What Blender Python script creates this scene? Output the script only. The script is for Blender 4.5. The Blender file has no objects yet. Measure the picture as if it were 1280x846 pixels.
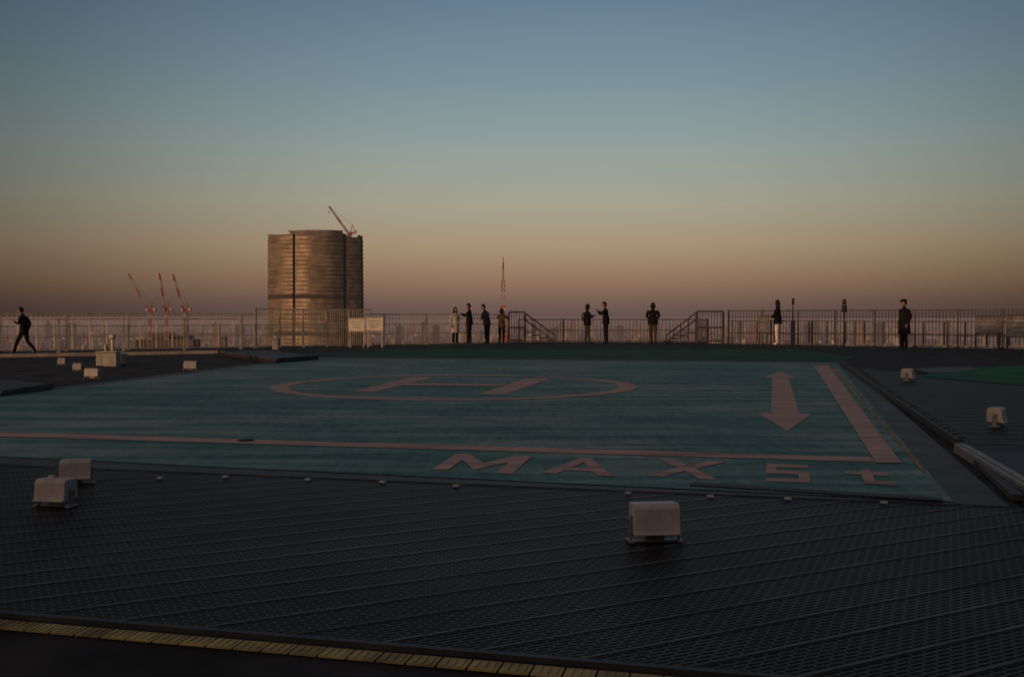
import bpy, bmesh, math, random
from mathutils import Vector, Matrix, noise
random.seed(7)
scene=bpy.context.scene
F=1244.4; H=1.15; PITCH=math.atan(28/F)
# ---------- survey helpers (camera station at the origin, eye 1.15 m above the deck)
def ray(u,v):
    d=Vector((u-640,F,423-v)); d.rotate(Matrix.Rotation(-PITCH,3,'X')); return d
def g(u,v,z=0.0):
    d=ray(u,v); t=(z-H)/d.z; return (d.x*t,d.y*t)
def at(u,v,D):
    d=ray(u,v); t=D/d.y; return Vector((d.x*t,D,H+d.z*t))
# ---------- materials
def mat(name,col,rough=.6,metal=0.,var=.25,scale=4.,bump=0.,col2=None,stretch=(1,1,1),rot=0,detail=6,spec=.5,lo=.35,hi=.65):
    m=bpy.data.materials.new(name); m.use_nodes=True; n=m.node_tree.nodes; l=m.node_tree.links
    b=n['Principled BSDF']; b.inputs['Roughness'].default_value=rough; b.inputs['Metallic'].default_value=metal
    b.inputs['Specular IOR Level'].default_value=spec
    tc=n.new('ShaderNodeTexCoord'); mp=n.new('ShaderNodeMapping'); mp.inputs['Scale'].default_value=stretch; mp.inputs['Rotation'].default_value=(0,0,rot)
    nz=n.new('ShaderNodeTexNoise'); nz.inputs['Scale'].default_value=scale; nz.inputs['Detail'].default_value=detail
    r=n.new('ShaderNodeValToRGB'); r.color_ramp.elements[0].position=lo; r.color_ramp.elements[1].position=hi
    c2=col2 or tuple(c*(1+var) for c in col)
    c1=col if col2 else tuple(c*(1-var) for c in col)
    r.color_ramp.elements[0].color=(*c1,1); r.color_ramp.elements[1].color=(*c2,1)
    l.new(tc.outputs['Object'],mp.inputs[0]); l.new(mp.outputs[0],nz.inputs[0]); l.new(nz.outputs[0],r.inputs[0]); l.new(r.outputs[0],b.inputs['Base Color'])
    if bump:
        bp=n.new('ShaderNodeBump'); bp.inputs['Strength'].default_value=bump; bp.inputs['Distance'].default_value=.02
        l.new(nz.outputs[0],bp.inputs['Height']); l.new(bp.outputs[0],b.inputs['Normal'])
    return m
# ---------- mesh builder
class MB:
    def __init__(s): s.v=[];s.f=[];s.m=[];s.s=[]
    def add(s,vs,fs,mi=0,sm=False):
        o=len(s.v); s.v+= [tuple(x) for x in vs]
        for f in fs: s.f.append([i+o for i in f]); s.m.append(mi); s.s.append(sm)
    def box(s,c,d,mi=0,rz=0.,rx=0.):
        R=Matrix.Rotation(rz,3,'Z')@Matrix.Rotation(rx,3,'X'); c=Vector(c)
        vs=[c+R@Vector((x*d[0]/2,y*d[1]/2,z*d[2]/2)) for x in(-1,1) for y in(-1,1) for z in(-1,1)]
        s.add(vs,[(0,1,3,2),(4,6,7,5),(0,4,5,1),(2,3,7,6),(0,2,6,4),(1,5,7,3)],mi)
    def beam(s,p,q,w,h=None,mi=0):
        p=Vector(p);q=Vector(q);h=h or w;d=(q-p)
        if d.length<1e-6:return
        d.normalize(); up=Vector((0,0,1)) if abs(d.z)<.95 else Vector((0,1,0))
        a=d.cross(up).normalized()*w/2; b=d.cross(a).normalized()*h/2
        vs=[x+i*a+j*b for x in(p,q) for i,j in((-1,-1),(1,-1),(1,1),(-1,1))]
        s.add(vs,[(0,1,2,3),(7,6,5,4),(0,4,5,1),(1,5,6,2),(2,6,7,3),(3,7,4,0)],mi)
    def tube(s,pts,rad,n=8,mi=0,flat=1.,sm=True):
        pts=[Vector(p) for p in pts]; vs=[];fs=[]
        for i,p in enumerate(pts):
            d=(pts[min(i+1,len(pts)-1)]-pts[max(i-1,0)]).normalized()
            up=Vector((0,0,1)) if abs(d.z)<.9 else Vector((1,0,0))
            a=d.cross(up).normalized(); b=d.cross(a)
            for k in range(n):
                t=2*math.pi*k/n; vs.append(p+rad[i]*(math.cos(t)*a+math.sin(t)*b*flat))
        for i in range(len(pts)-1):
            for k in range(n): fs.append((i*n+k,i*n+(k+1)%n,(i+1)*n+(k+1)%n,(i+1)*n+k))
        fs.append(tuple(range(n))[::-1]); fs.append(tuple((len(pts)-1)*n+k for k in range(n)))
        s.add(vs,fs,mi,sm)
    def ell(s,c,r,mi=0,n=14,m=10,fn=None,R=None,keep=None):
        vs=[];fs=[];c=Vector(c)
        loc=[]
        for j in range(m+1):
            th=math.pi*j/m
            for k in range(n):
                ph=2*math.pi*k/n
                p=Vector((math.sin(th)*math.cos(ph),math.sin(th)*math.sin(ph),math.cos(th)))
                loc.append(p.copy())
                if fn:p=fn(p)
                p=Vector((p.x*r[0],p.y*r[1],p.z*r[2]))
                if R:p=R@p
                vs.append(c+p)
        for j in range(m):
            for k in range(n):
                q=(j*n+k,(j+1)*n+k,(j+1)*n+(k+1)%n,j*n+(k+1)%n)
                if keep and not keep(sum((loc[i] for i in q),Vector())/4): continue
                fs.append(q)
        s.add(vs,fs,mi,True)
    def poly(s,pts,z,mi=0): s.add([(p[0],p[1],z) for p in pts],[tuple(range(len(pts)))],mi)
    def prism(s,pts,z0,z1,mi=0,mtop=None):
        n=len(pts); vs=[(p[0],p[1],z0) for p in pts]+[(p[0],p[1],z1) for p in pts]
        s.add(vs,[(i,(i+1)%n,n+(i+1)%n,n+i) for i in range(n)]+[tuple(range(n))[::-1]],mi)
        s.add([(p[0],p[1],z1) for p in pts],[tuple(range(n))],mi if mtop is None else mtop)
    def build(s,name,mats,parent=None,bevel=0,recalc=False,upfix=False):
        me=bpy.data.meshes.new(name); me.from_pydata(s.v,[],s.f)
        for m in mats: me.materials.append(m)
        me.polygons.foreach_set('material_index',s.m); me.polygons.foreach_set('use_smooth',s.s); me.update()
        bm=bmesh.new(); bm.from_mesh(me)
        if recalc: bmesh.ops.recalc_face_normals(bm,faces=bm.faces)
        if upfix:
            for f in bm.faces:
                if f.normal.z<0: f.normal_flip()
        bm.to_mesh(me); bm.free()
        o=bpy.data.objects.new(name,me); scene.collection.objects.link(o)
        if bevel:
            b=o.modifiers.new('b','BEVEL'); b.width=bevel; b.segments=2; b.limit_method='ANGLE'
        if parent:o.parent=parent
        return o
def empty(name):
    o=bpy.data.objects.new(name,None); scene.collection.objects.link(o); o.empty_display_size=.1; return o
# ================= WORLD / LIGHT
SUN_AZ=math.radians(222)   # clockwise from +Y ; sun behind and to the left
SUN_EL=math.radians(3.0)
sd=Vector((math.sin(SUN_AZ)*math.cos(SUN_EL),math.cos(SUN_AZ)*math.cos(SUN_EL),math.sin(SUN_EL)))
w=bpy.data.worlds.new("World"); scene.world=w; w.use_nodes=True
n=w.node_tree.nodes;l=w.node_tree.links; n.clear()
out=n.new('ShaderNodeOutputWorld'); 
sky=n.new('ShaderNodeTexSky'); sky.sky_type='NISHITA'; sky.sun_disc=False; sky.sun_elevation=SUN_EL; sky.sun_rotation=SUN_AZ
sky.dust_density=3.; sky.altitude=250; sky.ozone_density=2.
bg1=n.new('ShaderNodeBackground'); bg1.inputs[1].default_value=.05; l.new(sky.outputs[0],bg1.inputs[0])
tc=n.new('ShaderNodeTexCoord'); sep=n.new('ShaderNodeSeparateXYZ'); l.new(tc.outputs['Generated'],sep.inputs[0])
def s2l(c): return tuple(((x/255)/12.92 if x/255<=.04045 else ((x/255+.055)/1.055)**2.4) for x in c)
ramp=n.new('ShaderNodeValToRGB'); cr=ramp.color_ramp
stops=[(0.0,(110,90,86)),(.012,(122,98,91)),(.035,(152,119,100)),(.07,(173,147,121)),(.11,(169,161,140)),(.16,(151,160,153)),(.22,(127,147,153)),(.30,(102,124,144)),(.6,(48,66,88)),(1,(30,42,62))]
cr.elements[0].position=0; cr.elements[0].color=(*s2l(stops[0][1]),1); cr.elements[1].position=1; cr.elements[1].color=(*s2l(stops[-1][1]),1)
for p,c in stops[1:-1]:
    e=cr.elements.new(p); e.color=(*s2l(c),1)
l.new(sep.outputs[2],ramp.inputs[0])
dot=n.new('ShaderNodeVectorMath'); dot.operation='DOT_PRODUCT'; dv=Vector((0.03,1,.13)).normalized(); dot.inputs[1].default_value=dv
l.new(tc.outputs['Generated'],dot.inputs[0])
fr=n.new('ShaderNodeValToRGB'); e=fr.color_ramp; e.interpolation='B_SPLINE'
e.elements[0].position=.6; e.elements[0].color=(.22,.22,.22,1); e.elements[1].position=1; e.elements[1].color=(1,1,1,1)
for p,vv in((.82,.25),(.87,.35),(.92,.57),(.97,.86)):
    q=e.elements.new(p); q.color=(vv,vv,vv,1)
l.new(dot.outputs['Value'],fr.inputs[0])
mul=n.new('ShaderNodeMix'); mul.data_type='RGBA'; mul.blend_type='MULTIPLY'; mul.inputs[0].default_value=1
l.new(ramp.outputs[0],mul.inputs[6]); l.new(fr.outputs[0],mul.inputs[7])
bg2=n.new('ShaderNodeBackground'); bg2.inputs[1].default_value=.85; l.new(mul.outputs[2],bg2.inputs[0])
# afterglow around the sun's side of the sky (behind the camera)
dg=n.new('ShaderNodeVectorMath'); dg.operation='DOT_PRODUCT'; dg.inputs[1].default_value=(sd+Vector((0,0,.30))).normalized(); l.new(tc.outputs['Generated'],dg.inputs[0])
gr_=n.new('ShaderNodeValToRGB'); e=gr_.color_ramp; e.interpolation='EASE'; e.elements[0].position=.25; e.elements[0].color=(0,0,0,1); e.elements[1].position=1; e.elements[1].color=(1.0,.60,.36,1)
q=e.elements.new(.7); q.color=(.30,.19,.13,1)
l.new(dg.outputs['Value'],gr_.inputs[0]); bg3=n.new('ShaderNodeBackground'); bg3.inputs[1].default_value=.6; l.new(gr_.outputs[0],bg3.inputs[0])
add=n.new('ShaderNodeAddShader'); l.new(bg1.outputs[0],add.inputs[0]); l.new(bg2.outputs[0],add.inputs[1])
add2=n.new('ShaderNodeAddShader'); l.new(add.outputs[0],add2.inputs[0]); l.new(bg3.outputs[0],add2.inputs[1]); l.new(add2.outputs[0],out.inputs[0])
sl=bpy.data.lights.new('sun','SUN'); sl.energy=1.0; sl.angle=math.radians(.5); sl.color=(1,.52,.24)
so=bpy.data.objects.new('sun',sl); scene.collection.objects.link(so)
so.rotation_euler=sd.to_track_quat('Z','Y').to_euler()
# ================= CAMERA
cd=bpy.data.cameras.new('camera'); cam=bpy.data.objects.new('camera',cd); scene.collection.objects.link(cam); scene.camera=cam
cd.lens=35; cd.sensor_width=36; cd.clip_start=.05; cd.clip_end=300000
cam.location=(0,0,H); cam.rotation_euler=(math.radians(90)-PITCH,0,0)
scene.view_settings.view_transform='Standard'; scene.view_settings.look='None'; scene.view_settings.exposure=0

# ================= MATERIAL LIBRARY
AX=math.radians(-15.4)
M_deck=mat('deck_coating',(.034,.032,.034),.85,var=.5,scale=1.6,bump=.15,spec=.15,detail=9)
M_body=mat('facade',(.12,.12,.12),.5)
M_frame=mat('steel_frame',(.055,.062,.066),.6,.1,var=.35,scale=3,spec=.3)
M_dkgreen=mat('dark_green_coating',(.014,.07,.04),.8,var=.35,scale=1.2,spec=.15)
M_green2=mat('green_coating_paint',(.02,.12,.06),.8,var=.3,scale=1.2,spec=.15)
def grating(name,rot,c_hi=(.040,.039,.041),c_lo=(.004,.0045,.005)):
    m=bpy.data.materials.new(name); m.use_nodes=True; n=m.node_tree.nodes;l=m.node_tree.links;b=n['Principled BSDF']
    b.inputs['Roughness'].default_value=.55; b.inputs['Metallic'].default_value=.1
    tc=n.new('ShaderNodeTexCoord'); mp=n.new('ShaderNodeMapping'); mp.inputs['Rotation'].default_value=(0,0,rot)
    br=n.new('ShaderNodeTexBrick'); br.inputs['Scale'].default_value=1; br.inputs['Brick Width'].default_value=.066; br.inputs['Row Height'].default_value=.026
    br.inputs['Mortar Size'].default_value=.006; br.inputs['Mortar Smooth'].default_value=.3
    br.inputs['Color1'].default_value=(*c_lo,1); br.inputs['Color2'].default_value=(*[c*1.4 for c in c_lo],1); br.inputs['Mortar'].default_value=(*c_hi,1)
    nz=n.new('ShaderNodeTexNoise'); nz.inputs['Scale'].default_value=.8; nz.inputs['Detail'].default_value=9
    mr=n.new('ShaderNodeMapRange'); mr.inputs[1].default_value=.3; mr.inputs[2].default_value=.7; mr.inputs[3].default_value=.3; mr.inputs[4].default_value=1.6
    mx=n.new('ShaderNodeMix'); mx.data_type='RGBA'; mx.blend_type='MULTIPLY'; mx.inputs[0].default_value=1
    l.new(tc.outputs['Object'],mp.inputs[0]); l.new(mp.outputs[0],br.inputs[0]); l.new(tc.outputs['Object'],nz.inputs[0])
    l.new(nz.outputs[0],mr.inputs[0]); l.new(br.outputs[0],mx.inputs[6]); l.new(mr.outputs[0],mx.inputs[7]); l.new(mx.outputs[2],b.inputs['Base Color'])
    sp=n.new('ShaderNodeMapRange'); sp.inputs[3].default_value=.03; sp.inputs[4].default_value=.28; l.new(br.outputs['Fac'],sp.inputs[0]); l.new(sp.outputs[0],b.inputs['Specular IOR Level'])
    return m
M_gr=grating('grating',math.radians(-28))
M_gr2=grating('grating_side',math.radians(12),c_hi=(.022,.021,.022))
M_seam=mat('grating_bar',(.095,.085,.08),.55,.1,var=.6,scale=2,spec=.25)
# teal pad: layered worn streaks
def padmat():
    m=bpy.data.materials.new('helipad_green_paint'); m.use_nodes=True; n=m.node_tree.nodes;l=m.node_tree.links;b=n['Principled BSDF']
    b.inputs['Roughness'].default_value=.75; b.inputs['Specular IOR Level'].default_value=.2
    tc=n.new('ShaderNodeTexCoord')
    def nz(scale,sx,sy,rot,det=8):
        mp=n.new('ShaderNodeMapping'); mp.inputs['Rotation'].default_value=(0,0,rot); mp.inputs['Scale'].default_value=(sx,sy,1)
        t=n.new('ShaderNodeTexNoise'); t.inputs['Scale'].default_value=scale; t.inputs['Detail'].default_value=det; t.inputs['Roughness'].default_value=.62
        l.new(tc.outputs['Object'],mp.inputs[0]); l.new(mp.outputs[0],t.inputs[0]); return t
    a=nz(1.,.35,3.2,-AX); c=nz(3.,3.,.5,-AX); d=nz(.35,1,1,0); e=nz(14,1,1,0)
    r=n.new('ShaderNodeValToRGB'); r.color_ramp.elements[0].position=.38;r.color_ramp.elements[1].position=.66
    r.color_ramp.elements[0].color=(.046,.140,.140,1); r.color_ramp.elements[1].color=(.125,.285,.285,1)
    m1=n.new('ShaderNodeMath');m1.operation='ADD'; m2=n.new('ShaderNodeMath');m2.operation='MULTIPLY';m2.inputs[1].default_value=.5
    l.new(a.outputs[0],m1.inputs[0]); l.new(c.outputs[0],m1.inputs[1]); l.new(m1.outputs[0],m2.inputs[0]); l.new(m2.outputs[0],r.inputs[0])
    r2=n.new('ShaderNodeValToRGB'); r2.color_ramp.elements[0].position=.46; r2.color_ramp.elements[1].position=.72
    r2.color_ramp.elements[0].color=(0,0,0,1); r2.color_ramp.elements[1].color=(.7,.7,.7,1)
    m3=n.new('ShaderNodeMath');m3.operation='MULTIPLY'; l.new(a.outputs[0],m3.inputs[0]); l.new(d.outputs[0],m3.inputs[1])
    m4=n.new('ShaderNodeMath');m4.operation='MULTIPLY';m4.inputs[1].default_value=2.1; l.new(m3.outputs[0],m4.inputs[0]); l.new(m4.outputs[0],r2.inputs[0])
    mx=n.new('ShaderNodeMix');mx.data_type='RGBA'; mx.inputs[7].default_value=(.28,.36,.355,1); l.new(r2.outputs[0],mx.inputs[0]); l.new(r.outputs[0],mx.inputs[6])
    mr=n.new('ShaderNodeMapRange'); mr.inputs[1].default_value=.3;mr.inputs[2].default_value=.7;mr.inputs[3].default_value=.75;mr.inputs[4].default_value=1.2; l.new(e.outputs[0],mr.inputs[0])
    mm=n.new('ShaderNodeMix');mm.data_type='RGBA';mm.blend_type='MULTIPLY';mm.inputs[0].default_value=1; l.new(mx.outputs[2],mm.inputs[6]); l.new(mr.outputs[0],mm.inputs[7])
    l.new(mm.outputs[2],b.inputs['Base Color']); return m
M_pad=padmat()
M_pink=mat('faded_pink_paint',(.30,.225,.205),.8,scale=2.,col2=(.54,.39,.35),stretch=(.5,3,1),rot=-AX,lo=.3,hi=.65,spec=.15,detail=9)
M_yel=mat('yellow_line',(.28,.17,.06),.7,var=.4,scale=3)
M_tact=mat('tactile_yellow',(.38,.30,.11),.7,var=.4,scale=5)
M_black=mat('black_rubber',(.018,.018,.02),.6)
M_white=mat('white_housing',(.44,.40,.38),.5,var=.15,scale=9)
M_lens=mat('lamp_glass',(.3,.3,.3),.2)
M_grey=mat('galvanised',(.24,.24,.24),.5,.4,scale=6)
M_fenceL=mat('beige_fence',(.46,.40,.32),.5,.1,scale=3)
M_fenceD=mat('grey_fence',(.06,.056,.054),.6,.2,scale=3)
M_sign=mat('sign_board',(.72,.66,.56),.5,var=.1)
M_signb=mat('sign_print',(.3,.33,.36),.5)
M_red=mat('crane_red',(.36,.06,.05),.5,var=.15,scale=.2)
M_wht=mat('crane_white',(.46,.38,.34),.5,var=.1,scale=.2)

# ================= DECK
deck=MB()
outline=[(-40,20),(-16.6,32.6),(-8,38.2),(-.3,43.4),(-.3,44.5),(8.4,44.5),(8.4,42.3),(17.6,35.6),(40,22.6),(40,-30),(-40,-30)]
deck.prism(outline,-1.2,-.006,0)
deck.build('rooftop_deck',[M_deck,M_body],upfix=False,recalc=True)
tw=MB(); tw.prism([(p[0]*.96,p[1]*.96) for p in outline],-240,-1.2,0)
tw.build('skyscraper_body',[M_body],recalc=True)
# unseen block added behind the viewpoint to shade the foreground
b=MB(); b.box((-5,-6.2,1.6),(34,6,3.2),0); b.box((-5,-6.2,3.26),(34.4,6.4,.12),1)
for i in range(9): b.box((-20+i*3.7,-3.17,1.1),(1.1,.05,2.1),1); b.box((-20+i*3.7+.4,-3.13,1.05),(.04,.05,.16),2)
for i in range(18): b.box((-21.5+i*1.95,-3.18,2.6),(1.2,.04,.5),2)
b.build('added_shade_block',[M_body,M_fenceD,M_grey],recalc=True)
NR=Vector(g(1192,629));NL=Vector((-8.0,9.15));FL=Vector(g(398,448.5));FR=Vector(g(1046,455))
fNR=Vector(g(1262,634));fNL=Vector((-8.4,8.75));fFL=Vector(g(392,446.5));fFR=Vector(g(1056,453))
helipad=empty('helipad')
b=MB(); b.prism([fNR,fFR,fFL,fNL],-.004,.008,0); b.build('frame',[M_frame],helipad,recalc=True)
b=MB(); b.poly([NR,FR,FL,NL],.013,0); b.build('pad_surface',[M_pad],helipad,upfix=True)
ZP=.013
def gp(u,v): return g(u,v,ZP)
mk=MB(); zm=.018
a=Vector(gp(0,540.5)); a2=Vector(gp(0,546)); c=Vector(gp(1089,572)); c2=Vector(gp(1096,578))
da=(a-c).normalized(); da2=(a2-c2).normalized()
mk.poly([c2,c,a+da*3.0,a2+da2*3.0],zm)
mk.poly([gp(1017,457),gp(1036,457),gp(1127,579.5),gp(1095,579)],zm+.004)
mk.build('boundary_line',[M_pink],helipad,upfix=True)
mk=MB(); mk.poly([gp(1040,460),gp(1043,460),gp(1158,590),gp(1153,590)],zm); mk.build('yellow_line',[M_yel],helipad,upfix=True)
ctr=Vector((-.93,16.25)); R1=2.95;R0=2.66
mk=MB(); N=96
vs=[(ctr.x+r*math.cos(t*2*math.pi/N),ctr.y+r*math.sin(t*2*math.pi/N)*.98,zm) for t in range(N) for r in(R0,R1)]
mk.add(vs,[(2*i,2*i+1,(2*i+3)%(2*N),(2*i+2)%(2*N)) for i in range(N)])
mk.build('landing_circle',[M_pink],helipad,upfix=True)
mk=MB()
mk.poly([gp(441,489.5),gp(470,490),gp(541,472),gp(513,471.5)],zm)
mk.poly([gp(597,493),gp(630,494),gp(688,473.5),gp(657,473)],zm)
mk.poly([gp(501,482.3),gp(622,483.2),gp(636,480.3),gp(513,479.2)],zm+.004)
mk.build('letter_h',[M_pink],helipad,upfix=True)
mk=MB(); mk.poly([gp(974,464.5),gp(995,472),gp(986,472),gp(999,517),gp(1015,518),gp(984,539),gp(947,516.5),gp(964,517),gp(965,471.5),gp(955,471.5)],zm)
mk.build('direction_arrow',[M_pink],helipad,upfix=True)
def letter(quad,polys):
    BL,BR,TR,TL=[Vector(gp(*q)) for q in quad]; k=MB()
    for p in polys: k.poly([ (BL*(1-x)+BR*x)*(1-y)+(TL*(1-x)+TR*x)*y for x,y in p],zm)
    return k
Mp=[[(0,0),(.2,0),(.2,.62),(.5,.1),(.8,.62),(.8,0),(1,0),(1,1),(.8,1),(.5,.5),(.2,1),(0,1)]]
Ap=[[(0,0),(.22,0),(.5,.74),(.5,1),(.4,1)],[(.6,1),(.5,1),(.5,.74),(.78,0),(1,0)],[(.303,.22),(.697,.22),(.629,.4),(.371,.4)]]
Xp=[[(0,0),(.25,0),(.5,.36),(.75,0),(1,0),(.63,.5),(1,1),(.75,1),(.5,.64),(.25,1),(0,1),(.37,.5)]]
P5=[[(0,0),(1,0),(1,.6),(.25,.6),(.25,.8),(1,.8),(1,1),(0,1),(0,.42),(.75,.42),(.75,.18),(0,.18)]]
Tp=[[(.35,0),(1,0),(1,.2),(.6,.2),(.6,.6),(.95,.6),(.95,.8),(.6,.8),(.6,1),(.35,1),(.35,.8),(0,.8),(0,.6),(.35,.6)]]
letter([(540,587),(640,593),(664,571),(570,567.5)],Mp).build('text_m',[M_pink],helipad,upfix=True)
letter([(676,591.5),(766,595.5),(768,575),(698,571.5)],Ap).build('text_a',[M_pink],helipad,upfix=True)
letter([(807,595),(896,600),(907,577.5),(823,573.5)],Xp).build('text_x',[M_pink],helipad,upfix=True)
letter([(957,602),(1013,604),(1010,582),(958,579.5)],P5).build('text_5',[M_pink],helipad,upfix=True)
letter([(1060,604),(1120,607),(1110,588),(1055,586)],Tp).build('text_t',[M_pink],helipad,upfix=True)
mk=MB()
for u,v in((65,597),(200,599),(282,597.5),(385,601),(478,604),(570,609),(785,618),(888,622),(985,625),(1105,630)):
    p=g(u,v); mk.box((p[0],p[1],.011),(.042,.03,.014),0,AX)
mk.build('edge_clips',[M_white],helipad,bevel=.004,recalc=True)
mk=MB(); p0=Vector(g(865,606.5,.01));p1=Vector(g(1180,626,.01))
k=70
for i in range(k):
    q=p0.lerp(p1,i/k); dd=(p1-p0).normalized(); nn=Vector((-dd.y,dd.x))
    mk.beam((*(q-nn*.05),.019),(*(q+nn*.07),.019),.02,.008,0)
mk.build('drain_grate',[M_black],helipad,recalc=True)
mk=MB(); p=g(307,551,ZP); mk.tube([(p[0],p[1],.018),(p[0],p[1],.030)],[.08,.065],20,0); mk.build('tie_down_fitting',[M_black],helipad)
# ================= dark green far strip, side patches
b=MB(); b.poly([g(330,442.5),g(500,436.5),g(1000,437),g(1068,446),g(1052,452.5),g(392,446)],.002); 
b.poly([g(1185,461.5),g(1280,457),g(1420,458),g(1440,492),g(1280,482),g(1150,471)],.010,1)
b.build('green_coating',[M_dkgreen,M_green2],upfix=True)
b=MB(); b.poly([g(1140,462),g(1180,459.5),g(1215,459.5),g(1226,462),g(1195,466),g(1160,467)],.015); b.build('pale_floor_marking',[M_frame],upfix=True)
# ================= foreground grating
gr=MB()
nearL=Vector(g(0,768)); nearR=Vector(g(900,843)); dirn=(nearR-nearL).normalized()
A=nearL-dirn*9; B=nearR+dirn*9
gr.poly([A,B,(13,6),fNR+Vector((.35,.1)),fNR,fNL,(-20,12)],.0)
gr.build('steel_grating_floor',[M_gr],upfix=True)
sb=MB(); polyF=[A,B,Vector((13,6)),fNR+Vector((.35,.1)),fNR,fNL,Vector((-20,12))]
def clip(p,d,poly):
    ts=[]
    for i in range(len(poly)):
        a=Vector(poly[i]);b_=Vector(poly[(i+1)%len(poly)]);e=b_-a
        den=d.x*e.y-d.y*e.x
        if abs(den)<1e-9: continue
        q=a-p; t=(q.x*e.y-q.y*e.x)/den; s=(q.x*d.y-q.y*d.x)/den
        if 0<=s<=1: ts.append(t)
    ts.sort(); return [(p+d*ts[i],p+d*ts[i+1]) for i in range(0,len(ts)-1,2)]
d30=Vector((math.cos(math.radians(28)),math.sin(math.radians(28)))); n30=Vector((-d30.y,d30.x))
for i in range(-40,80):
    for (p,q) in clip(n30*(i*.235),d30,polyF):
        if (q-p).length>.1:
            w_=n30*.0075; sb.add([(*(p-w_),.004),(*(q-w_),.004),(*(q+w_),.004),(*(p+w_),.004)],[(0,1,2,3)])
sb.build('grating_bars',[M_seam],upfix=True)
# right-hand side grating
poR=[Vector(g(1075,460)),Vector(g(1150,469)),Vector(g(1290,483)),Vector((22,13)),Vector((13,6.1)),Vector(g(1275,632)),Vector(g(1200,555))]
b=MB(); b.poly(poR,.001); b.build('side_grating_floor',[M_gr2],upfix=True)
sb=MB(); dR=Vector((math.cos(math.radians(-12)),math.sin(math.radians(-12)))); nR=Vector((-dR.y,dR.x))
for i in range(0,70):
    for (p,q) in clip(nR*(i*.42),dR,poR):
        w_=nR*.02; sb.add([(*(p-w_),.006),(*(q-w_),.006),(*(q+w_),.006),(*(p+w_),.006)],[(0,1,2,3)])
sb.build('side_grating_bars',[M_seam],upfix=True)
# channel along the right edge of the pad
b=MB(); p=Vector(g(1050,455));q=Vector(g(1200,560)); r_=Vector(g(1272,628))
b.beam((*p,.04),(*q,.04),.06,.07,0); b.beam((*q,.03),(*r_,.03),.07,.04,1)
for i in range(60):
    c=p.lerp(q,(i+.5)/60); b.box((c.x+.04,c.y,.085),(.07,.035,.014),2,AX)
b.build('edge_channel',[M_black,M_frame,M_frame],recalc=True)
b=MB(); p=Vector(g(1200,566));q=Vector(g(1300,628)); b.beam((*p,.04),(*q,.04),.10,.08,0); b.beam((*p,.086),(*q,.086),.03,.010,0)
b.build('pale_kerb_beam',[M_grey],recalc=True,bevel=.006)
b=MB(); b.poly([g(1207,563),g(1300,566),g(1330,600),g(1300,613)],.012); b.build('access_hatch',[M_black],upfix=True)
# ================= tactile strip & near edging
b=MB(); b.beam((*A,.004),(*B,.004),.03,.018,0); b.build('steel_edging',[M_frame],recalc=True)
t=MB(); nn=Vector((-dirn.y,dirn.x))
L=(B-A).length; k=int(L/.105)
for i in range(k):
    s=A+dirn*(i*.105)-nn*.11
    cx=s+dirn*.047
    t.box((cx.x,cx.y,.003),(.097,.085,.006),0,math.atan2(dirn.y,dirn.x))
    for a_ in(-.028,0,.028):
        e0=cx+dirn*a_; t.beam((*(e0-nn*.035),.0075),(*(e0+nn*.035),.0075),.012,.003,0)
t.build('tactile_paving',[M_tact],recalc=True)

# ================= flood lights
def flood(u,v,wd,ht,dp,rz,tilt=0.0):
    p=g(u,v); b=MB(); hw=wd/2
    z0=ht*.22
    prof=[(-dp/2,z0),(dp/2,z0+ht*.05),(dp/2*.9,ht*.97),(-dp/2*.55,ht),(-dp/2*.80,ht*.90)]
    vs=[]
    for x in(-hw,hw):
        for (y,z) in prof: vs.append(Vector((x,y,z)))
    n_=len(prof)
    b.add(vs,[tuple(range(n_))[::-1],tuple(range(n_,2*n_))]+[(i,(i+1)%n_,n_+(i+1)%n_,n_+i) for i in range(n_)],0)
    b.box((0,dp/2+.006,ht*.6),(wd*.84,.012,ht*.55),1)
    b.box((0,-dp/2-.004,z0+ht*.05),(wd*.98,.02,.012),0)
    for s_ in(-1,1):
        b.box((s_*(hw+.008),0,ht*.36),(.008,dp*.28,ht*.68),2)
        b.box((s_*(hw+.008),0,.008),(.03,dp*.7,.012),2)
        b.tube([(s_*(hw+.004),0,ht*.6),(s_*(hw+.022),0,ht*.6)],[.014,.014],10,2)
    b.box((0,0,.006),(wd*1.0,dp*.3,.010),2)
    b.box((0,.0,z0*.55),(wd*.4,dp*.35,z0*.8),2)
    o=b.build('floodlight',[M_white,M_lens,M_grey],recalc=True,bevel=.007)
    o.location=(p[0],p[1],.002); o.rotation_euler=(0,0,rz); return o
flood(818,677,.235,.20,.15,math.radians(6))
flood(70,633,.205,.17,.14,math.radians(-12))
flood(95,605,.195,.17,.13,math.radians(18))
flood(77,457,.15,.18,.14,.3); flood(97,464,.16,.17,.14,.2); flood(116,473,.25,.19,.18,0); flood(238,463,.25,.2,.18,.2)
flood(1135,476,.22,.22,.2,1.0); flood(1246,533,.18,.20,.16,.9)

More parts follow.
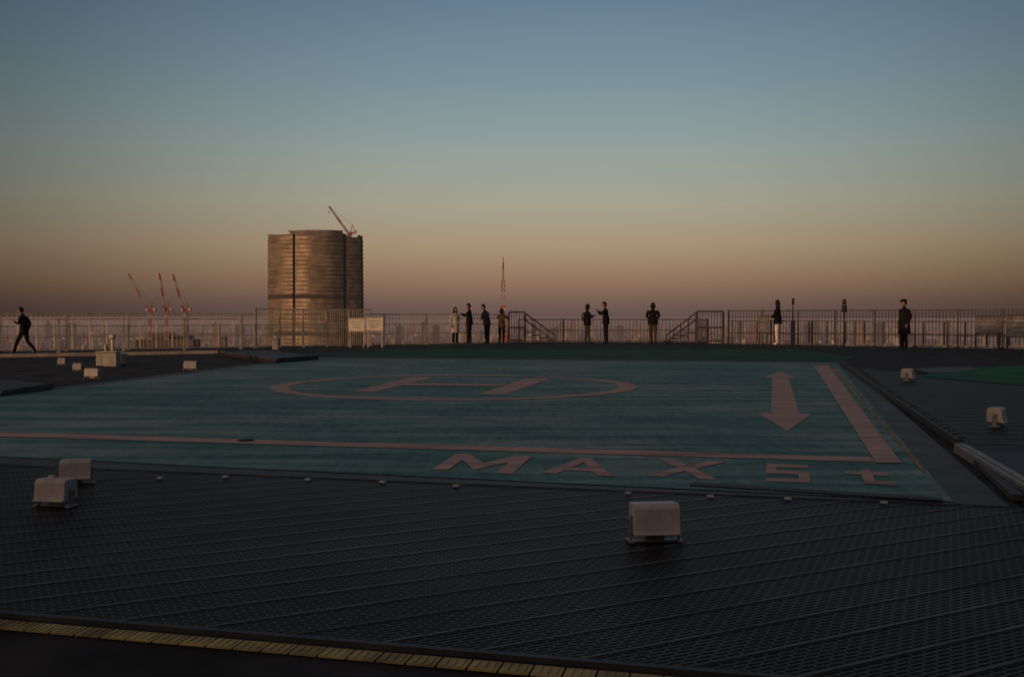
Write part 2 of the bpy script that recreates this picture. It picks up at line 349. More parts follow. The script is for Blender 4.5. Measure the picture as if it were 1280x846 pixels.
# ================= left deck furniture
b=MB(); b.beam((*g(-60,448),.05),(*g(272,442),.05),.12,.1); b.build('kerb_beam',[M_fenceL],recalc=True,bevel=.01)
b=MB()
p0,p1,p2,p3=[Vector(g(u,v)) for u,v in((275,444),(345,454.5),(398,450),(330,441))]
b.prism([p0,p1,p2,p3],.0,.09,0); b.beam((*p0,.11),(*p1,.11),.05,.05,1); b.beam((*p1,.11),(*p2,.11),.05,.05,1)
b.build('raised_deck_panel',[M_black,M_frame],recalc=True)
b=MB(); p0,p1,p2,p3=[Vector(g(u,v)) for u,v in((-60,486),(0,497),(66,486),(10,479))]
b.prism([p0,p1,p2,p3],0,.07,0); b.beam((*p1,.08),(*p2,.08),.05,.04,1); b.build('raised_deck_panel',[M_black,M_frame],recalc=True)
b=MB()
for (u,v,ww,hh) in((140,458,.30,.32),(150,456,.22,.24),(128,457,.2,.30)):
    p=g(u,v); b.box((p[0],p[1],hh/2),(ww,.25,hh),0); b.box((p[0],p[1],hh+.02),(ww*1.12,.3,.03),1)
p=g(141,456); b.tube([(p[0],p[1],.3),(p[0],p[1],.62)],[.04,.04],10,1); b.ell((p[0],p[1],.66),(.08,.08,.07),1)
p=g(133,457); b.tube([(p[0],p[1],.3),(p[0],p[1],.5)],[.05,.05],10,0)
b.build('utility_box',[M_grey,M_fenceL],recalc=True,bevel=.01)
for (u,v) in((280,434),(345,437)):
    b=MB(); p=g(u,v); b.box((p[0],p[1],.17),(.2,.2,.34),0); b.box((p[0],p[1],.36),(.24,.24,.04),0); b.ell((p[0],p[1],.42),(.07,.07,.06),1); b.build('perimeter_light',[M_grey,M_wht],recalc=True,bevel=.01)

# ================= fences
def fence(name,pts,h,m,post=2.0,bar=.125,bw=.016,rails=(.0,.1,1.),pw=.05,mesh=False,z0=0.):
    b=MB()
    for a_,c_ in zip(pts[:-1],pts[1:]):
        a_=Vector(a_);c_=Vector(c_);L=(c_-a_).length;d=(c_-a_)/L
        for r in rails: b.beam((*a_,z0+.04+r*(h-.04)),(*c_,z0+.04+r*(h-.04)),.035,.045 if r==1 else .03,0)
        k=max(1,round(L/post))
        for i in range(k+1):
            q=a_+d*(L*i/k); b.box((q.x,q.y,z0+h/2+.02),(pw,pw,h+.04),0,math.atan2(d.y,d.x)); b.box((q.x,q.y,z0+.01),(.12,.12,.02),0)
        k2=int(L/bar)
        for i in range(k2):
            q=a_+d*(L*(i+.5)/k2); b.beam((q.x,q.y,z0+.1),(q.x,q.y,z0+h*.985),bw,bw,0)
    return b.build(name,[m],recalc=True)
zt=lambda v,D:H+(395-v)*D/F
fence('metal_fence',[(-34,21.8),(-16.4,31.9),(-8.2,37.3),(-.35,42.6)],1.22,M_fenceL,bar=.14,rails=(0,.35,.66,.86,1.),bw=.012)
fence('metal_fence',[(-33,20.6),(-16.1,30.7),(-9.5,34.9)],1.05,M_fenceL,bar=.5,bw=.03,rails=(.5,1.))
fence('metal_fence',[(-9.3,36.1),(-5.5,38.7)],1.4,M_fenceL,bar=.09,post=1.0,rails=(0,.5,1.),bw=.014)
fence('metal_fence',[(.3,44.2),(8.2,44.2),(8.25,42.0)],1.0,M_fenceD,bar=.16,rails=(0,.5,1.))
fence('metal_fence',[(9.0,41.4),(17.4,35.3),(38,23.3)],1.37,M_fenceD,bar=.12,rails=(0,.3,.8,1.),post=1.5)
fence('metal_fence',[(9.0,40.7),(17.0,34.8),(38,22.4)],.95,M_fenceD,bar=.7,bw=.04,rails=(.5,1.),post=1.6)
def fr_(b,u0,u1,vt,D,mi=0):
    x0=at(u0,395,D).x; x1=at(u1,395,D).x; zz=zt(vt,D)
    for x in(x0,x1): b.beam((x,D,0),(x,D,zz),.09,.09,mi)
    for z in(.12,zz*.5,zz): b.beam((x0,D,z),(x1,D,z),.06,.07,mi)
    k=max(3,int((x1-x0)/.11))
    for i in range(1,k): b.beam((x0+(x1-x0)*i/k,D,.12),(x0+(x1-x0)*i/k,D,zz),.022,.022,mi)
b=MB(); fr_(b,871,904,389,41.2); b.build('gate_frame',[M_fenceD],recalc=True)
b=MB(); fr_(b,636,656,390,42.3); b.build('gate_frame',[M_fenceD],recalc=True)
def stair(u0,v0,u1,v1,D):
    b=MB(); p=at(u0,v0,D);q=at(u1,v1,D)
    for dz in(0,-.28): b.beam(p+Vector((0,0,dz)),q+Vector((0,0,dz)),.06,.06,0)
    for i in range(5):
        c=p.lerp(q,i/4); b.beam((c.x,D,.0),(c.x,D,c.z),.04,.04,0)
    for i in range(4):
        x0=p.x+(q.x-p.x)*(i)/4; x1=p.x+(q.x-p.x)*(i+1)/4; h=.12*(4-i)
        b.box(((x0+x1)/2,D+.55,h-.03),(abs(x1-x0)+.03,.95,.04),1)
    b.build('stair_handrail',[M_fenceD,M_black],recalc=True)
stair(657,392,694,419,42.4); stair(870,391,833,419,41.3)
def sign(u0,u1,v0,v1,D,m,name='notice_board',legs=True):
    b=MB(); p=at(u0,v0,D);q=at(u1,v1,D); cx=(p.x+q.x)/2; wd=q.x-p.x; hh=p.z-q.z
    b.box((cx,D,(p.z+q.z)/2),(wd,.03,hh),0); b.box((cx,D-.02,p.z),(wd+.03,.02,.03),2);b.box((cx,D-.02,q.z),(wd+.03,.02,.03),2)
    for i in range(3): b.box((cx-wd*.05,D-.018,p.z-hh*(.25+.22*i)),(wd*(.7-.12*i),.005,hh*.07),1)
    if legs:
        for x in(p.x+.05,q.x-.05): b.box((x,D+.04,q.z/2+.1),(.04,.04,q.z+.2),2)
    b.build(name,[m,M_signb,M_fenceL if m is M_sign else M_fenceD],recalc=True)
sign(436,456,398,414,36.2,M_sign); sign(458,479,397,413,36.2,M_sign)
M_sd=mat('dim_board',(.2,.185,.18),.5); sign(1219,1252,395,417,32.6,M_sd,'notice_board'); sign(1258,1292,394,421,31.8,M_sd,'notice_board'); sign(948,961,395,416,39.5,M_sd,'notice_board')
b=MB(); p=at(991,431,37.6); b.tube([(p.x,37.6,0),(p.x,37.6,1.6)],[.03,.02],8,0); b.tube([(p.x,37.6,1.6),(p.x,37.6,1.82)],[.05,.05],8,0); b.box((p.x,37.6,.5),(.12,.12,1.0),0); b.build('light_pole',[M_black],recalc=True)
M_dred=mat('beacon_lens',(.06,.012,.010),.3)
b=MB(); p=at(1055,431,36.2); b.tube([(p.x,36.2,0),(p.x,36.2,1.3)],[.03,.03],8,0); b.tube([(p.x,36.2,1.3),(p.x,36.2,1.55)],[.09,.09],10,0); b.tube([(p.x,36.2,1.57),(p.x,36.2,1.76)],[.08,.07],10,1); b.build('obstruction_beacon',[M_black,M_dred],recalc=True)

# ================= PEOPLE
SK=mat('skin',(.36,.21,.14),.5,var=.06); 
def cloth(name,c): return mat(name,c,.9,var=.25,scale=9,bump=.2,spec=.15)
C_blk=cloth('black_cloth',(.010,.010,.012)); C_nav=cloth('navy_cloth',(.012,.014,.022)); C_gry=cloth('grey_cloth',(.05,.05,.055)); C_white=cloth('white_cloth',(.75,.70,.67))
C_cream=cloth('cream_cloth',(.50,.47,.43)); C_must=cloth('olive_cloth',(.08,.055,.025)); C_hair=mat('black_hair',(.010,.009,.009),.6,spec=.2); C_shoe=mat('shoe_leather',(.015,.014,.014),.4)
C_eye=mat('eye',(.02,.015,.012),.2); C_lip=mat('lips',(.3,.12,.1),.5); C_phone=mat('phone_case',(.03,.03,.03),.3); C_gold=mat('badge_metal',(.5,.4,.2),.3,.8)
def skinbody(J,E,root):
    me=bpy.data.meshes.new('t'); bm=bmesh.new(); ly=bm.verts.layers.skin.verify(); V={}
    for k,(p,r) in J.items():
        v=bm.verts.new(p); v[ly].radius=(r,r); V[k]=v
        if k==root: v[ly].use_root=True
    for a_,c_ in E: bm.edges.new((V[a_],V[c_]))
    bm.to_mesh(me); bm.free(); o=bpy.data.objects.new('t',me); scene.collection.objects.link(o)
    s_=o.modifiers.new('s','SKIN'); s_.use_smooth_shade=True; s_.branch_smoothing=.6
    u=o.modifiers.new('u','SUBSURF'); u.levels=2; u.render_levels=2
    dg=bpy.context.evaluated_depsgraph_get(); m2=bpy.data.meshes.new_from_object(o.evaluated_get(dg))
    vs=[v.co.copy() for v in m2.vertices]; fs=[tuple(p.vertices) for p in m2.polygons]
    bpy.data.objects.remove(o); bpy.data.meshes.remove(m2); bpy.data.meshes.remove(me); return vs,fs
def dseg(p,a,b_):
    ab=b_-a; t=max(0,min(1,(p-a).dot(ab)/max(ab.length_squared,1e-9))); return (p-(a+ab*t)).length
def person(name,u,vf,vt,rot,top,bottom,style='short',shoe=None,arms=None,legs=None,lean=0.,nod=0.,coat=None,cap=False,phone=False,bag=False,skirt=None,zoff=0,slim=1.,hfix=None,hturn=0):
    shoe=shoe or C_shoe; slim=slim*1.1; lw=1.15
    mats=[top,bottom,SK,shoe,C_hair,C_eye,C_lip,C_phone,C_gold,coat or top]
    A_={'le':(.27,.03,1.13),'lw':(.27,-.07,.90),'re':(-.27,.03,1.13),'rw':(-.27,-.07,.90)}
    if arms:A_.update(arms)
    Lg={'lk':(.10,-.02,.50),'la':(.105,.02,.085),'rk':(-.10,-.02,.50),'ra':(-.105,.02,.085)}
    if legs:Lg.update(legs)
    V=Vector; f=-lean
    J={'pel':(V((0,0,.96)),.125*slim),'spi':(V((0,f*.4,1.13)),.12*slim),'che':(V((0,f*.8,1.31)),.14*slim),'nb':(V((0,f,1.44)),.08),'nk':(V((0,f-.01-nod*.3,1.50)),.054),'hd':(V((0,f-.015-nod*.7,1.565)),.05)}
    for s_,x in(('l',1),('r',-1)):
        J[s_+'s']=(V((x*.175*slim,f*.95,1.40)),.078*slim)
        J[s_+'e']=(V(A_[s_+'e'])+V((0,0 if arms and s_+'e' in arms else f*.8,0)),.056); J[s_+'w']=(V(A_[s_+'w'])+V((0,0 if arms and s_+'w' in arms else f*.6,0)),.037)
        J[s_+'h']=(V((x*.092,0,.90)),.097*slim); J[s_+'k']=(V(Lg[s_+'k']),.062*lw); J[s_+'a']=(V(Lg[s_+'a']),.048*lw)
        an=V(Lg[s_+'a']); toe=an+V((x*.02,-.16,-.045)) if an.z<.12 else an+V((0,-.13,-.11))
        J[s_+'t']=(toe,.036)
    E=[('pel','spi'),('spi','che'),('che','nb'),('nb','nk'),('nk','hd')]
    for s_ in'lr': E+=[('che',s_+'s'),(s_+'s',s_+'e'),(s_+'e',s_+'w'),('pel',s_+'h'),(s_+'h',s_+'k'),(s_+'k',s_+'a'),(s_+'a',s_+'t')]
    vs,fs=skinbody(J,E,'pel')
    seg=[]
    for a_,c_ in E:
        mi=0
        if c_ in('hd','nk'): mi=2
        elif c_ in('lk','rk','lh','rh','la','ra'): mi=1
        elif c_ in('lt','rt'): mi=3
        seg.append((J[a_][0],J[c_][0],mi,max(J[a_][1],J[c_][1])))
    b=MB()
    b.v+=[tuple(v) for v in vs]
    for q in fs:
        c=sum((vs[i] for i in q),Vector())/len(q)
        best=min(seg,key=lambda s_:dseg(c,s_[0],s_[1])/s_[3]); mi=best[2]
        if mi==1 and c.z>.93: mi=0
        b.f.append(list(q)); b.m.append(mi); b.s.append(True)
    hc=J['hd'][0]+V((0,-.012-nod*.25,.085-nod*.1)); Rh=Matrix.Rotation(hturn,3,'Z')@Matrix.Rotation(nod*2.2,3,'X')
    def hf(p):
        q=p.copy()
        if p.z<0: k=1-.38*(-p.z)**1.5; q.x*=k; q.y=q.y*(k+.1) - .10*(-p.z)
        return q
    b.ell(hc,(.077,.095,.117),2,20,16,hf,Rh)
    P=lambda x,y,z: hc+Rh@V((x,y,z))
    b.tube([P(0,-.088,.018),P(0,-.100,-.005),P(0,-.112,-.026),P(0,-.095,-.036)],[.006,.010,.015,.010],8,2)
    for x in(-1,1):
        b.ell(P(x*.029,-.087,.008),(.013,.008,.006),5,8,6,None,Rh); b.ell(P(x*.029,-.090,.026),(.017,.005,.003),4,8,6,None,Rh)
        b.ell(P(x*.079,.006,-.006),(.010,.020,.030),2,8,6,None,Rh)
    b.ell(P(0,-.088,-.058),(.022,.009,.007),6,8,6,None,Rh)
    keep=(lambda p: not(p.y<-.35 and p.z<.42) and not(p.z<-.45)) if style=='short' else (lambda p: not(p.y<-.45 and p.z<.45))
    def nf(p): k=1+.06*noise.noise(p*4+V((u,0,0))); return p*k
    b.ell(P(0,.008,.014),(.092,.109,.126),4,22,18,nf,Rh,keep)
    if style=='long':
        b.ell(P(0,.055,-.09),(.105,.06,.18),4,16,12,nf,Rh)
        for x in(-1,1): b.ell(P(x*.078,.01,-.07),(.025,.055,.12),4,10,8,nf,Rh)
    if style=='bob':
        b.ell(P(0,.035,-.040),(.118,.085,.115),4,16,12,nf,Rh)
    if cap:
        b.tube([P(0,-.005,.045),P(0,-.005,.075)],[.096,.098],20,0); b.ell(P(0,-.012,.098),(.132,.138,.030),0,20,8,None,Rh)
        b.add([P(-.075,-.085,.05),P(.075,-.085,.05),P(.05,-.145,.030),P(-.05,-.145,.030),P(-.075,-.085,.042),P(.075,-.085,.042),P(.05,-.145,.022),P(-.05,-.145,.022)],[(0,1,2,3),(7,6,5,4),(0,3,7,4),(1,5,6,2),(3,2,6,7),(0,4,5,1)],3)
        b.ell(P(0,-.105,.075),(.014,.006,.014),8,8,6,None,Rh)
    for s_,x in(('l',1),('r',-1)):
        wv=J[s_+'w'][0]; d=(wv-J[s_+'e'][0]).normalized(); side=V((0,-1,0)) if abs(d.y)<.8 else V((-x,0,0))
        side=(side-d*side.dot(d)).normalized(); nrm=d.cross(side).normalized()*x
        b.tube([wv-d*.02,wv+d*.03,wv+d*.075,wv+d*.09],[.026,.032,.040,.030],10,2,.5)
        for i,(o_,ln) in enumerate(((.028,.068),(.010,.078),(-.009,.072),(-.026,.055))):
            r0=wv+d*.08+side*o_; k1=r0+d*ln*.45; k2=k1+d*ln*.25+nrm*(-.014); k3=k2+d*ln*.12+nrm*(-.020)
            b.tube([r0,k1,k2,k3],[.0095,.009,.008,.006],7,2)
        r0=wv+d*.03+side*.026; b.tube([r0,r0+side*.024+d*.022,r0+side*.032+d*.052],[.012,.010,.008],7,2)
        b.tube([wv-d*.035,wv-d*.012],[.041,.040],10,0)
    if phone:
        m_=(J['lw'][0]+J['rw'][0])/2+V((0,-.07,.07)); b.box(m_,(.075,.010,.15),7,0,.3)
    def skirtm(z0,z1,r0,r1,mi,yo=0):
        ns=22; rings=6; vv=[];ff=[]
        for j in range(rings+1):
            t_=j/rings; z=z0+(z1-z0)*t_
            for k in range(ns):
                a=2*math.pi*k/ns; fl=1+.035*math.sin(a*5+u)*t_
                rr=(r0+(r1-r0)*t_)*fl; vv.append((rr*math.cos(a),f*.4*(1-t_)+yo*t_+rr*.74*math.sin(a),z))
        for j in range(rings):
            for k in range(ns): ff.append((j*ns+k,j*ns+(k+1)%ns,(j+1)*ns+(k+1)%ns,(j+1)*ns+k))
        b.add(vv,ff,mi,True)
    if coat:
        skirtm(1.30,.55,.165*slim,.215*slim,9)
        b.tube([V((0,f,1.42)),V((0,f-.005,1.485))],[.088,.070],14,9)
    elif skirt: skirtm(1.02,skirt,.15,.20,1)
    else:
        skirtm(1.20,.84,.155*slim,.185*slim,0); b.tube([V((0,f,1.43)),V((0,f-.005,1.475))],[.084,.066],14,0)
    if bag: b.ell((.0,.17+f,1.22),(.14,.09,.2),7,14,10); b.tube([(.1,.1,1.4),(.12,-.1,1.36)],[.02,.02],6,7)
    if cap:
        for z in(1.30,1.2,1.1,1.0):
            for x in(-.05,.05): b.ell((x,-.145,z),(.011,.006,.011),8,8,6)
        skirtm(1.07,1.02,.182,.184,3)
    ob=b.build(name,mats)
    x,y=g(u,vf); hh=hfix or (vf-vt)*y/F; s_=hh/1.765
    ob.scale=(s_,s_,s_); ob.location=(x,y,zoff); ob.rotation_euler=(0,0,rot); return ob
rad=math.radians
person('walking_man',31,443,384,rad(-90),C_blk,C_blk,'short',arms={'le':(.23,-.10,1.15),'lw':(.14,-.30,1.22),'re':(-.24,.10,1.15),'rw':(-.24,.02,.93)},
  legs={'lk':(.09,-.22,.52),'la':(.09,-.36,.10),'rk':(-.09,.06,.50),'ra':(-.09,.36,.15)},lean=.05,nod=.06)
person('woman',569,430,384,rad(35),C_cream,C_blk,'long',coat=C_cream,slim=.95,arms={'le':(.22,-.02,1.14),'lw':(.12,-.16,1.05)})
person('man',587,430,379.5,rad(-75),C_blk,C_blk,'short',arms={'le':(.24,-.17,1.25),'lw':(.16,-.40,1.33),'re':(-.24,-.15,1.22),'rw':(-.14,-.33,1.30)},nod=.03,legs={'la':(.14,.02,.085),'ra':(-.14,-.05,.085)})
person('man',609,430,380.5,rad(-60),C_nav,C_blk,'short',arms={'le':(.25,-.12,1.18),'lw':(.08,-.27,1.12),'re':(-.25,-.12,1.18),'rw':(-.08,-.27,1.12)},lean=.10,nod=.08,slim=1.06)
person('woman',627,430,385.5,rad(165),C_must,C_blk,'bob',arms={'le':(.26,-.16,1.26),'lw':(.10,-.26,1.45),'re':(-.26,-.16,1.26),'rw':(-.10,-.26,1.45)},slim=.92,phone=True,shoe=C_white)
person('woman',734,430,380.5,rad(100),C_blk,C_gry,'bob',coat=None,slim=1.12,arms={'le':(.24,-.12,1.18),'lw':(.10,-.28,1.26),'re':(-.24,-.12,1.18),'rw':(-.10,-.28,1.26)},legs={'la':(.15,.05,.085),'ra':(-.15,-.06,.085),'lk':(.13,0,.5),'rk':(-.13,-.04,.5)},bag=True)
person('man',757.5,430,377.5,rad(-80),C_blk,C_nav,'short',arms={'le':(.22,-.20,1.24),'lw':(.10,-.34,1.38),'re':(-.22,-.20,1.24),'rw':(-.10,-.34,1.38)},phone=True,lean=.02,nod=.04)
person('woman',816,430,378.5,rad(170),C_blk,C_must,'bob',slim=1.1,arms={'le':(.27,-.08,1.16),'lw':(.12,-.22,1.10),'re':(-.27,-.08,1.16),'rw':(-.12,-.22,1.10)})
person('woman',972,431.5,375.5,rad(-120),C_blk,C_white,'long',slim=1.05,arms={'le':(.22,-.08,1.16),'lw':(.06,-.24,1.14),'re':(-.22,-.08,1.16),'rw':(-.06,-.24,1.10)},shoe=C_white)
person('security_guard',1130,437,374.5,rad(-75),C_blk,C_blk,'short',coat=C_blk,cap=True,slim=1.08,arms={'le':(.27,.06,1.14),'lw':(.25,-.06,.90),'re':(-.27,.06,1.14),'rw':(-.24,-.07,.90)})

# ================= CITY
def hazemat(name,col,k=13000,hz=(.15,.098,.082),var=.3,rough=.8,metal=0.,scale=.01):  # aerial haze put into the material: emission blended in with distance from origin
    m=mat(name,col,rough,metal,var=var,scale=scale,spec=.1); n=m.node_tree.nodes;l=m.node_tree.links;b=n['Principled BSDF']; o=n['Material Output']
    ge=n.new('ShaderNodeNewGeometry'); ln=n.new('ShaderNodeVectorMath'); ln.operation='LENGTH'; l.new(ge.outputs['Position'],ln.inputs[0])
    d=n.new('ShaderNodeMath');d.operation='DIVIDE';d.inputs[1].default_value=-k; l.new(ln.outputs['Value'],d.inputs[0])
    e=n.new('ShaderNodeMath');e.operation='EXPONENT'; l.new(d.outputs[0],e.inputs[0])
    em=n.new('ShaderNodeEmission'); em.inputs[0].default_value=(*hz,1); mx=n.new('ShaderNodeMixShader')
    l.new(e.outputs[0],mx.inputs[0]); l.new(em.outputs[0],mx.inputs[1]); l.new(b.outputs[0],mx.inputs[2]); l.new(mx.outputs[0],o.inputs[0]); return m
G0=-240
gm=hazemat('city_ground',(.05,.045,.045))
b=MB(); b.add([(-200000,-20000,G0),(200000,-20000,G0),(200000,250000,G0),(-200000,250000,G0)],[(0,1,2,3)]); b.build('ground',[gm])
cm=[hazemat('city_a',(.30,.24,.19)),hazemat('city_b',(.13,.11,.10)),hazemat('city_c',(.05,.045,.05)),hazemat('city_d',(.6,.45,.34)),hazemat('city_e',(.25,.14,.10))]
b=MB()
for i in range(26000):
    D=1/random.uniform(1/34000,1/4200); a=random.uniform(-.62,.62); sc=D/8000
    wd=random.uniform(10,34)*max(.8,sc**.6); dp=random.uniform(12,34)*max(.8,sc**.6); h=random.choice([9,12,15,20,26,32])*random.uniform(.8,1.25)
    if random.random()<.035: h=random.uniform(45,105)
    b.box((math.sin(a)*D,math.cos(a)*D,G0+h/2),(wd,dp,h),random.choice([0,0,1,1,2,2,2,3,4]),random.uniform(0,1.5))
for u,v,ww in((702,404,8),(716,401,6),(695,410,12),(668,405,5),(775,408,9),(795,404,6),(530,403,6),(545,407,9),(515,404,5),(925,402,6),(1010,405,8),(1075,402,8),(1100,404,9),(1180,405,10),(1020,400,5),(90,404,8),(270,404,8),(300,408,10),(60,402,5),(500,408,9),(740,402,5),(940,406,9)):
    D=random.uniform(5000,9000); p=at(u,v,D); b.box((p.x,D,(p.z+G0)/2),(ww*D/F,40,p.z-G0),random.choice([1,2,2,4,0])); b.box((p.x,D,p.z+3),(ww*D/F*.4,20,6),2)
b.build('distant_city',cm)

# ================= tower building
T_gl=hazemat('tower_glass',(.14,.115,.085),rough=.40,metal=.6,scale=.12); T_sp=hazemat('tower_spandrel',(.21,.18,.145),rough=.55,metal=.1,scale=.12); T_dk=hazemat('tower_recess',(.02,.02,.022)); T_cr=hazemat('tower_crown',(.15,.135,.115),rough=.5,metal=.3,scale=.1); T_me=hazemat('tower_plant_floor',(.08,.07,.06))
D0=1080.; pc=at(394.5,395,D0); top=at(394,291,D0).z; 
def curve(p,q,bul,n):
    p=Vector(p);q=Vector(q);d=q-p;nn=Vector((d.y,-d.x)).normalized(); return [p+d*(i/n)+nn*bul*math.sin(math.pi*i/n) for i in range(n+1)]
segs=[curve((-49,-8),(-20,-20),.8,8),curve((-17,-21),(9,-26),1.2,8)+curve((9,-26),(33,-18),3.2,10)[1:],curve((36,-16),(50,-6),1.0,8)]
back=[curve((50,8),(24,60),4,6),curve((16,62),(-18,62),3,6),curve((-24,60),(-49,4),4,6)]
allseg=segs+back
b=MB()
def sc(z): 
    t=(z-G0)/(top-G0); return 1.045-.045*t
fl=4.4
tops=[lambda t:top-3.2+1.0*abs(2*t-1)**2, lambda t: top+.8, lambda t: top-3-3.5*math.sin(math.pi*t)]
for si,sg in enumerate(allseg):
    n_=len(sg)
    tf=tops[si] if si<3 else (lambda t:top-2)
    zs=[]; z=G0
    while z<top-9: zs.append(z); z+=fl
    for z in zs:
        for (z0,z1,off,mi) in((z,z+fl*.36,.7,1),(z+fl*.36,z+fl,0,0)):
            mech = (abs(z-(-18))<2.3) or (abs(z-20)<2.3)
            if mech: mi=4
            vv=[]
            for p in sg:
                r=p.length; pp=p*(1+off/r)*sc(z); vv.append((pc.x+pp.x,D0+pp.y,z0));
            for p in sg:
                r=p.length; pp=p*(1+off/r)*sc(z); vv.append((pc.x+pp.x,D0+pp.y,z1))
            b.add(vv,[(i,i+1,n_+i+1,n_+i) for i in range(n_-1)],mi,mi==0)
            if off:
                vi=[(pc.x+p.x*sc(z),D0+p.y*sc(z)) for p in sg]
                for zz in(z0,z1):
                    b.add([(v_[0],v_[1],zz) for v_ in vv[:n_]]+[(a_,c_,zz) for a_,c_ in vi],[(i,i+1,n_+i+1,n_+i) for i in range(n_-1)],1)
    zl=zs[-1]+fl
    vv=[(pc.x+p.x*sc(zl),D0+p.y*sc(zl),zl) for p in sg]+[(pc.x+p.x*sc(zl),D0+p.y*sc(zl),tf(i/(n_-1))) for i,p in enumerate(sg)]
    b.add(vv,[(i,i+1,n_+i+1,n_+i) for i in range(n_-1)],3,True)
    for i in range(n_-1):
        for k in range(2):
            p=sg[i].lerp(sg[i+1],k/2.); q=p*(1+.1/p.length)
            b.beam((pc.x+q.x*sc(G0),D0+q.y*sc(G0),G0),(pc.x+q.x*sc(top),D0+q.y*sc(top),zl),.14,.2,1)
    nx=allseg[(si+1)%6][0]; e=sg[-1]
    ein=e*.93; nin=nx*.93
    for a_,c_ in((e,ein),(ein,nin),(nin,nx)):
        b.add([(pc.x+a_.x*sc(G0),D0+a_.y*sc(G0),G0),(pc.x+c_.x*sc(G0),D0+c_.y*sc(G0),G0),(pc.x+c_.x,D0+c_.y,top-3),(pc.x+a_.x,D0+a_.y,top-3)],[(0,1,2,3)],2)
ro=[p*.97 for sg in allseg for p in sg]
b.add([(pc.x+p.x,D0+p.y,top-8) for p in ro],[tuple(range(len(ro)))],2)
for x,y,ww,hh in((-14,6,24,9.5),(8,10,18,9),(25,20,10,8)): b.box((pc.x+x,D0+y,top-8+hh/2),(ww,20,hh),3)
b.box((pc.x-20,D0,top+1.6),(18,3,1.2),3); b.box((pc.x-26,D0,top),(2,2,4),3); b.box((pc.x-14,D0,top),(2,2,4),3)
b.build('glass_skyscraper',[T_gl,T_sp,T_dk,T_cr,T_me])

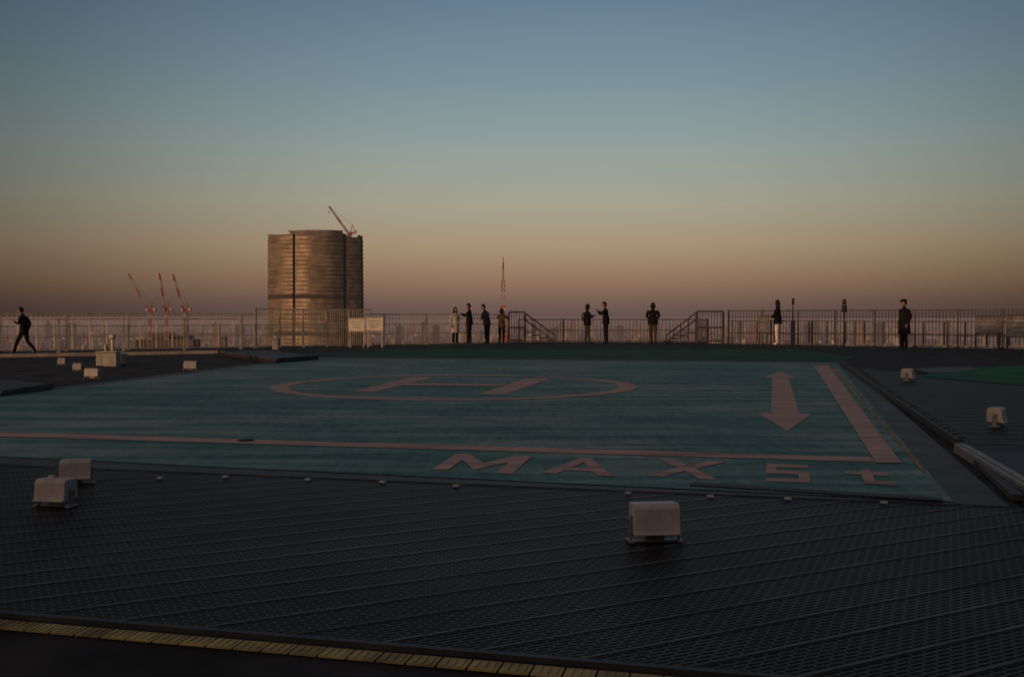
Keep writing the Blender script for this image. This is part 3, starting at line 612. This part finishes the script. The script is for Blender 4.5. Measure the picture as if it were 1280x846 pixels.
# ================= cranes
def lattice(b,p,q,w0,w1,n,t,cols=(0,1),per=2):
    p=Vector(p);q=Vector(q);d=(q-p).normalized(); up=Vector((0,0,1)) if abs(d.z)<.9 else Vector((1,0,0))
    a=d.cross(up).normalized(); c=d.cross(a).normalized(); pr=None
    for i in range(n+1):
        s_=i/n; o=p.lerp(q,s_); w_=(w0+(w1-w0)*s_)/2
        cur=[o+a*w_+c*w_,o-a*w_+c*w_,o-a*w_-c*w_,o+a*w_-c*w_]
        if pr:
            mi=cols[(i//per)%2]
            for k in range(4):
                b.beam(pr[k],cur[k],t,t,mi); b.beam(pr[k],cur[(k+1)%4],t*.7,t*.7,mi); b.beam(cur[k],cur[(k+1)%4],t*.7,t*.7,mi)
        pr=cur
def crane(u_m,v_m,u_t,v_t,D,zbot,name='tower_crane',sz=1.):
    b=MB(); piv=at(u_m,v_m,D); tip=at(u_t,v_t,D); tip.y=D-8
    lattice(b,(piv.x,D,zbot),(piv.x,D,piv.z-1.5),2.6*sz,2.6*sz,max(4,int((piv.z-zbot)/4)),.45)
    b.box((piv.x,D,piv.z-.6),(5*sz,5*sz,1.4),0); 
    sgn=1 if tip.x<piv.x else -1
    b.box((piv.x+sgn*3.5*sz,D,piv.z+.8),(7*sz,3.6*sz,1.6),0); b.box((piv.x+sgn*6*sz,D,piv.z+2.2*sz),(2.6*sz,4*sz,3.2*sz),1); b.box((piv.x-sgn*2.0*sz,D-2.6*sz,piv.z+1.8),(2.4*sz,2*sz,2.8*sz),1)
    base=Vector((piv.x-sgn*1.5,D,piv.z)); lattice(b,base,tip,2.0*sz,1.0*sz,13,.46,per=3)
    ap=Vector((piv.x+sgn*3*sz,D,piv.z+10*sz))
    for y in(-1.2,1.2):
        b.beam((piv.x,D+y,piv.z),ap,.5,.5,0); b.beam((piv.x+sgn*6*sz,D+y,piv.z+1),ap,.4,.4,0)
    b.beam(ap,tip,.14,.14,2); b.beam(tip,tip-Vector((0,0,6*sz)),.14,.14,2); b.box(tip-Vector((0,0,6.5*sz)),(1,1,1.6),0)
    b.build(name,[M_red,M_wht,M_black],recalc=True)
crane(437.5,292,413,259,1085.,top-8,sz=.95)
crane(187,389,164,342.5,1250.,-70,sz=1.1); crane(208,389,202,342,1260.,-70,sz=1.1); crane(231,389,219,343,1270.,-70,sz=1.1)
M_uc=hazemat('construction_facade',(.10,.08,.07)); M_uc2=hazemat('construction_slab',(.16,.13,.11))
b=MB()
for (ua,ub,v,D) in((176,246,424,1262),(190,214,416,1285),(218,238,419,1300)):
    a_=at(ua,v,D);c_=at(ub,v,D); b.box(((a_.x+c_.x)/2,D,(a_.z+G0)/2),(c_.x-a_.x,30,a_.z-G0),0)
    z=a_.z
    while z>-120:
        b.box(((a_.x+c_.x)/2,D-15.3,z-.4),(c_.x-a_.x+1,.8,.8),1); z-=4.5
    for k in range(9):
        x=a_.x+(c_.x-a_.x)*k/8; b.box((x,D-15.3,(a_.z-120)/2),(.8,.7,a_.z+120),1)
b.build('building_under_construction',[M_uc,M_uc2],recalc=True)

# ================= lattice broadcasting tower
b=MB(); D=1500.; tp=at(629,321,D); x0=tp.x; zt_=tp.z
prof=[(G0,80),(G0+60,48),(G0+125,24),(G0+180,14.5),(G0+225,10.5),(zt_-76,7.2),(zt_-36,4.6)]
for i in range(len(prof)-1):
    (za,wa),(zb,wb)=prof[i],prof[i+1]; lattice(b,(x0,D,za),(x0,D,zb),wa,wb,max(4,int((zb-za)/7)),.9 if za>-60 else 1.6,cols=((0,0) if i%2==0 else (1,0)),per=4)
b.box((x0,D,G0+130),(28,28,11),1); b.box((x0,D,zt_-79),(10.5,10.5,6),1); b.box((x0,D,zt_-75),(8.5,8.5,2),0)
lattice(b,(x0,D,zt_-36),(x0,D,zt_-18),2.6,2.0,6,.9,(1,1)); lattice(b,(x0,D,zt_-18),(x0,D,zt_-8),1.8,1.3,3,.8,(0,0)); b.beam((x0,D,zt_-8),(x0,D,zt_),1.0,1.0,0)
b.build('broadcast_tower',[M_red,M_wht],recalc=True)
print('DONE')
